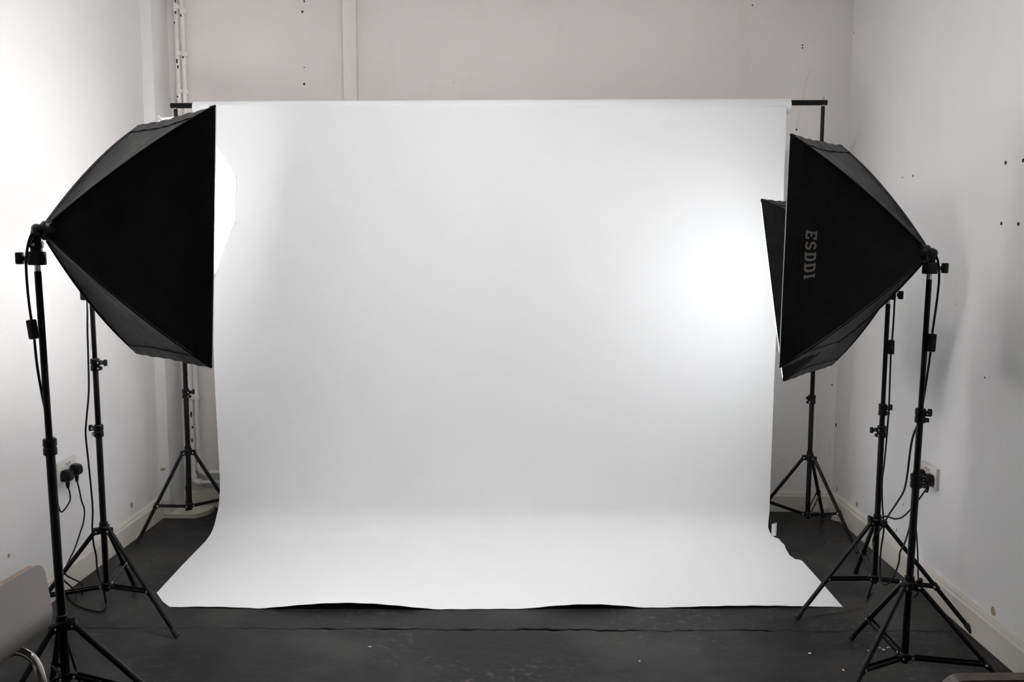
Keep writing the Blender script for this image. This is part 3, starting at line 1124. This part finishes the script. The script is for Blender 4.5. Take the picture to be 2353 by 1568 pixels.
# --- rear right softbox, lit, turned onto the paper
qR2 = (1.1155, 3.5422, 1.2636, 0.8805, -0.1575, -0.0203, 0.3847)
cR2, lnR2 = (1.397, 3.335), (-0.001, 0.0)
R2 = thing('softbox_light', 'lit black softbox tilted down towards the paper, half hidden by the lettered softbox', 'softbox',
           (cR2[0], cR2[1], 0), 'softbox lights around the backdrop')
axR2 = stand(R2, cR2, 79.5, 0.351, 0.126, 0.360, 0.588, lnR2,
             [(0.104, 0.720, 0.0112), (0.705, 0.81, 0.0100), (0.79, 1.21, 0.0085)],
             [(0.714, 0.0112, (-1, -0.3, 0), 0), (0.800, 0.0100, (1, -0.45, 0), 1)], (-1, -0.2, 0))
WR2, RR2, neckR2, ndR2 = softbox(R2, qR2, lit=True)
lamp_head(R2, axR2(1.21), neckR2, ndR2, 1, 1)
yq = 3.32
cb = cable(R2, [neckR2 - ndR2 * 0.03 + V((0.01, 0, -0.01)), at_y(2060, 655, yq), at_y(2056, 690, yq), at_y(2053, 740, yq), at_y(2050, 782, yq)], 'power_cable', 0.0034)
switch(cb, at_y(2048, 798, yq), (0.02, 0, -1), (0.020, 0.018, 0.056))
cable(R2, [at_y(2047, 815, yq), at_y(2045, 870, yq), at_y(2043, 925, 3.30), at_y(2041, 960, 3.29), at_y(2037, 1010, yq), at_y(2032, 1065, yq),
           at_y(2027, 1105, 3.31), at_y(2027, 1150, 3.31), at_y(2030, 1195, 3.30), at_y(2030, 1225, 3.30), at_y(2024, 1265, 3.30),
           at_y(2022, 1310, 3.29), at_y(2023, 1333, 3.27), at_y(2030, 1344, 3.24), at_y(2046, 1338, 3.22), at_y(2058, 1315, 3.22),
           at_y(2066, 1290, 3.24), at_y(2068, 1270, 3.25), at_y(2079, 1248, 3.27), at_y(2089, 1215, 3.30), at_y(2094, 1180, 3.34),
           at_y(2100, 1150, 3.38)], 'power_cable', 0.0034)

# ------------------------------------------------------------------ paper backdrop and its support
bs = thing('backdrop_support', 'black crossbar on two tripod stands carrying the white paper roll', 'backdrop stand', (-1.66, 4.22, 0))
BSY = 4.22
barL = at_y(393, 243, BSY)
barR = at_y(1900, 236, BSY)


def col_fit(hub_px, top_px, zh):
    a, b_ = at_y(*hub_px, BSY), at_y(*top_px, BSY)
    lx = (b_.x - a.x) / (b_.z - a.z)
    return (a.x - lx * zh, BSY), (lx, 0.0)


cBL, lnBL = col_fit((436, 1160), (404, 262), 0.13)
cBR, lnBR = col_fit((1856, 1176), (1891, 250), 0.11)
zbl, zbr = barL.z - 0.0165, lerp(barL, barR, 0.985).z - 0.0165
axBL = stand(bs, cBL, -126, 0.398, 0.128, 0.285, 0.592, lnBL,
             [(0.105, 0.705, 0.0115), (0.685, 1.35, 0.0105), (1.33, zbl, 0.0088)],
             [(0.693, 0.0115, (1, -0.3, 0), 1), (1.34, 0.0105, (1, -0.3, 0), 1)], None)
axBR = stand(bs, cBR, -62.9, 0.392, 0.108, 0.315, 0.591, lnBR,
             [(0.085, 0.695, 0.0115), (0.675, 1.35, 0.0105), (1.33, zbr, 0.0088)],
             [(0.683, 0.0115, (-1, -0.3, 0), 1), (1.34, 0.0105, (1, -0.3, 0), 1)], None)
for f0, f1 in ((0.0, 0.25), (0.25, 0.5), (0.5, 0.75), (0.75, 1.0)):
    mk('crossbar_section', tube([lerp(barL, barR, f0), lerp(barL, barR, f1)], 0.0125, 14), 'black_metal', bs)
for tp in (axBL(zbl - 0.004), axBR(zbr - 0.004)):
    mk('top_spigot', lathe(tp, (0, 0, 1), [(0.007, 0), (0.007, 0.010), (0.0045, 0.012), (0.0045, 0.048), (0.003, 0.050)], 10),
       'silver', bs)

PX0, PX1 = at_y(447, 250, 4.22).x, at_y(1814, 250, 4.22).x
Y0, PRR = 4.183, 0.14
rc = lerp(barL, barR, 0.5)


def bar_at(x):
    return lerp(barL, barR, (x - barL.x) / (barR.x - barL.x))


paper = thing('paper_backdrop', 'wide white paper sheet hanging from its roll and sweeping over the floor', 'backdrop',
              (0, 3.7, 0))
a0, a1 = bar_at(PX0), bar_at(PX1)
dirb = (a1 - a0).normalized()
dn = V((0, 0, -0.016))
mk('paper_roll', lathe(a0 + dn, dirb, [(0.0135, 0), (0.030, 0), (0.0355, 0.001), (0.0358, 0.5 * (a1 - a0).length),
                                       (0.0355, (a1 - a0).length - 0.001), (0.030, (a1 - a0).length), (0.0135, (a1 - a0).length)], 28),
   'paper', paper, 50)
mk('card_core', lathe(a0 + dn - dirb * 0.002, dirb, [(0.026, 0), (0.029, 0), (0.029, (a1 - a0).length + 0.004), (0.026, (a1 - a0).length + 0.004)], 20),
   'card', paper)
# sheet profile: arc length s -> (y, z)
ZT = 2.078
S1 = ZT - 0.142
SA = PRR * PI / 2


def prof(s):
    if s < S1:
        return (Y0 - 0.004 * math.sin(PI * s / S1), ZT - s)
    if s < S1 + SA:
        a = (s - S1) / PRR
        return (Y0 - PRR + PRR * math.cos(a), 0.142 - PRR * math.sin(a))
    return (Y0 - PRR - (s - S1 - SA), 0.002)


DS = ZT - 2.075
LEFT = [(0, -1.515), (0.9, -1.496), (1.3, -1.497), (1.82, -1.488), (1.91, -1.495), (1.983, -1.508), (2.062, -1.515),
        (2.123, -1.522), (2.475, -1.510), (2.776, -1.494), (2.862, -1.434), (2.912, -1.386), (3.1, -1.386)]
RIGHT = [(0, 1.232), (0.3, 1.232), (0.72, 1.235), (1.05, 1.221), (1.35, 1.219), (1.80, 1.221), (1.952, 1.222), (2.022, 1.210),
         (2.05, 1.214), (2.079, 1.228), (2.081, 1.248), (2.137, 1.264), (2.182, 1.255), (2.276, 1.245), (2.310, 1.252),
         (2.326, 1.2535), (2.334, 1.2745), (2.345, 1.281), (2.609, 1.282), (2.855, 1.280), (3.1, 1.280)]
FRONT = [(-1.50, 2.914), (-1.386, 2.914), (-1.277, 2.918), (-1.044, 2.921), (-0.90, 2.921), (-0.705, 2.919), (-0.511, 2.916), (-0.319, 2.910),
         (-0.10, 2.902), (0.02, 2.899), (0.179, 2.897), (0.488, 2.880), (0.868, 2.866), (1.28, 2.855)]
srows = [S1 * i / 26 for i in range(26)] + [S1 + SA * i / 30 for i in range(31)]
sflat = [S1 + SA + 0.006 * i for i in range(1, 42)]
last = sflat[-1]
nx = 120
vs, fs = [], []
rows = srows + sflat
nfr = 26


def bump_front(x, w):
    """height of the lifted front edge, w = 1 on the edge"""
    def b(x0, x1, hgt):
        if x <= x0 or x >= x1:
            return 0
        return hgt * math.sin(PI * (x - x0) / (x1 - x0)) ** 1.2
    hgt = b(-1.03, -0.33, 0.026) + b(0.01, 0.50, 0.018) + b(0.55, 1.25, 0.006) + b(-1.36, -1.02, 0.004)
    return hgt * w ** 2.2


for s in rows:
    xl, xr = interp(LEFT, s - DS), interp(RIGHT, s - DS)
    y, z = prof(s)
    for i in range(nx + 1):
        x = lerp(xl, xr, i / nx)
        wob = 0.003 * math.sin(x * 2.3 + s * 1.4) * math.sin(PI * min(1, s / S1)) if s < S1 else 0
        vs.append(V((x, y + wob, z)))
# flat part up to the wavy front edge
for j in range(1, nfr + 1):
    for i in range(nx + 1):
        f = i / nx
        xg = lerp(-1.5, 1.281, f)
        sf = interp(FRONT, xg) + DS + 0.0015 * math.sin(xg * 60) * (j == nfr)
        s = lerp(last, sf, j / nfr)
        xl, xr = interp(LEFT, s - DS), interp(RIGHT, s - DS)
        x = lerp(xl, xr, f)
        y, z = prof(s)
        w = max(0.0, 1 - (sf - s) / 0.30)
        vs.append(V((x, y, z + bump_front(x, w))))
nr = len(rows) + nfr
for j in range(nr - 1):
    for i in range(nx):
        a = j * (nx + 1) + i
        fs.append((a, a + 1, a + nx + 2, a + nx + 1))
mk('paper_sheet', thick((vs, fs), 0.0006), 'paper', paper, 60)
# small torn curl standing at the ripped edge
cp0 = V((1.212, 4.115, 0.028))
curl = grid(lambda u, v: cp0 + V((0.003 + 0.026 * math.sin(v * 2.2), -0.012 * v + 0.03 * (1 - math.cos(v * 1.8)) * 0.6 - 0.002 * u,
                                  0.062 * u + 0.004 * v * u)), 6, 8)
mk('torn_curl', thick(curl, 0.0006), 'paper', paper, 60)


# ------------------------------------------------------------------ plaster crumbs in the back corner
def flake(p, sx, sy, sz, rot, label):
    n = 8
    pts = []
    for i in range(n):
        t = 2 * PI * i / n
        f = random.uniform(0.7, 1.15)
        pts.append(V((sx / 2 * math.cos(t) * f, sy / 2 * math.sin(t) * f, 0)))
    Rm = Matrix.Rotation(rot, 3, 'Z')
    top = [Rm @ (q * 0.8) + V(p) + V((0, 0, sz * random.uniform(0.8, 1.1))) for q in pts]
    bot = [Rm @ q + V(p) for q in pts]
    vs = bot + top
    fs = [tuple(reversed(range(n))), tuple(range(n, 2 * n))] + [(i, (i + 1) % n, n + (i + 1) % n, n + i) for i in range(n)]
    o = mk('plaster_flake', (vs, fs), 'plaster_white', None, 25)
    tag(o, label, 'debris', 'plaster pieces on the floor by the skirting')


flake(at_z(1897, 1179), 0.09, 0.03, 0.028, 0.6, 'long pale plaster piece beside a leg of the crossbar stand')
flake(at_z(1932, 1196), 0.13, 0.07, 0.022, -0.3, 'broad flat plaster piece lying against the skirting board')
flake(at_z(1914, 1184), 0.03, 0.025, 0.02, 0.2, 'small plaster crumb between two larger plaster pieces')


# flecks of white paint stuck to the concrete
for px in ((2022, 1490), (2030, 1494), (2041, 1489), (2046, 1487), (1995, 1496), (2013, 1485), (1938, 1541), (1860, 1502),
           (850, 1487), (1470, 1520)):
    chip_on(floor, at_z(*px) + V((0, 0, 0.0008)), (0, 0, 1), random.uniform(0.006, 0.014), random.uniform(0.006, 0.016),
            'plaster_white', 'paint_fleck')

# ------------------------------------------------------------------ plywood chairs
def chair(origin, rotz, face_mat, core_mat, label):
    """local: x across the back, y forward (seat direction), back rest at y=0, z up"""
    t = thing('plywood_chair', label, 'chair', origin, 'plywood chairs')
    Rm = Matrix.Rotation(rotz, 3, 'Z')

    def W(p):
        return V(origin) + Rm @ V(p)
    w, zt = 0.205, 0.72
    prof_ = []
    # back from the top down, curving into the seat
    prof_ += [(0.006 - 0.016 * (k / 6), zt - (zt - 0.608) * k / 6) for k in range(7)]
    cy_, cz_, rr_ = 0.045, 0.606, 0.057
    for k in range(1, 9):
        a = PI + (PI / 2) * k / 8
        prof_.append((cy_ + rr_ * math.cos(a) + 0.002, cz_ + rr_ * math.sin(a)))
    y_s, z_s = prof_[-1]
    prof_ += [(y_s + 0.30 * k / 6, z_s - 0.008 * math.sin(PI * k / 6) - 0.012 * (k / 6) ** 3) for k in range(1, 7)]
    ln = [0]
    for p, q in zip(prof_, prof_[1:]):
        ln.append(ln[-1] + math.hypot(q[0] - p[0], q[1] - p[1]))
    tot = ln[-1]
    cr = 0.030

    def surf(u, v, off):
        i = v * (len(prof_) - 1)
        k = min(int(i), len(prof_) - 2)
        f = i - k
        y, z = lerp(prof_[k][0], prof_[k + 1][0], f), lerp(prof_[k][1], prof_[k + 1][1], f)
        ty, tz = prof_[k + 1][0] - prof_[k][0], prof_[k + 1][1] - prof_[k][1]
        l_ = math.hypot(ty, tz)
        ny, nz = tz / l_, -ty / l_           # points backwards / down (rear face)
        s = ln[k] + (ln[k + 1] - ln[k]) * f
        e = min(s, tot - s)
        hw = w if e >= cr else w - cr + math.sqrt(max(0, cr * cr - (cr - e) ** 2))
        return W(((u - 0.5) * 2 * hw, y + ny * off, z + nz * off))
    nu, nv = 12, 40
    vv = [0, 0.004, 0.01, 0.02, 0.035, 0.055, 0.08] + [0.08 + 0.84 * k / 26 for k in range(1, 27)] + [0.945, 0.965, 0.98, 0.99, 0.996, 1.0]
    n_ = len(vv) - 1

    def sf(off):
        return grid(lambda u, v: surf(u, vv[int(round(v * n_))], off), nu, n_)
    mk('rear_laminate', between(sf(0.0100), sf(0.0086), nu, n_), face_mat, t, 40)
    mk('front_laminate', between(sf(-0.0086), sf(-0.0100), nu, n_), face_mat, t, 40)
    mk('plywood_core', between(sf(0.0086), sf(-0.0086), nu, n_), core_mat, t, 40)
    # chromed tube frame: each side one bent tube, front leg - rail - rear leg
    for sx in (-1, 1):
        x = sx * (w - 0.025)
        pts = [(x + sx * 0.02, 0.40, 0.0), (x, 0.37, 0.43), (x, 0.355, 0.485), (x, 0.32, 0.504), (x, 0.22, 0.506), (x, 0.15, 0.498),
               (x, 0.107, 0.500), (x, 0.075, 0.514), (x, 0.050, 0.520), (x, 0.028, 0.513), (x, 0.010, 0.495), (x, -0.003, 0.45),
               (x + sx * 0.012, -0.035, 0.25), (x + sx * 0.02, -0.08, 0.0)]
        fr = mk('frame_tube', tube(spline([W(p) for p in pts], 5), 0.0095, 12), 'chrome', t, 60)
        for p in (pts[0], pts[-1]):
            mk('foot_glide', lathe(W((p[0], p[1], 0.0)), (0, 0, 1), [(0.012, 0), (0.013, 0.004), (0.0115, 0.02)], 12), 'rubber', fr)
    mk('cross_rail', tube([W((-(w - 0.025), 0.20, 0.512)), W((w - 0.025, 0.20, 0.512))], 0.009, 10), 'chrome', t)
    mk('cross_rail', tube([W((-(w - 0.025), 0.32, 0.508)), W((w - 0.025, 0.32, 0.508))], 0.009, 10), 'chrome', t)
    return t


chair((-1.084, 1.660, 0), math.radians(86), 'laminate', 'ply', 'pale grey laminated plywood chair on chromed legs beside a softbox stand')
chair((0.905, 1.390, 0), math.radians(182), 'brown_laminate', 'dark_ply', 'dark brown plywood chair, rounded backrest top beside the lettered softbox stand')

# ------------------------------------------------------------------ ceiling lamp behind the camera
cl = thing('ceiling_lamp', 'long white ceiling light fitting above the middle of the room', 'ceiling light', (-0.3, 2.6, ZC - 0.07))
mk('lamp_body', box((-0.3, 2.6, ZC - 0.02), (1.3, 0.16, 0.05), None, 0.006), 'socket', cl)
mk('lamp_cover', box((-0.3, 2.6, ZC - 0.055), (1.26, 0.12, 0.03), None, 0.008), 'tube_lamp', cl)
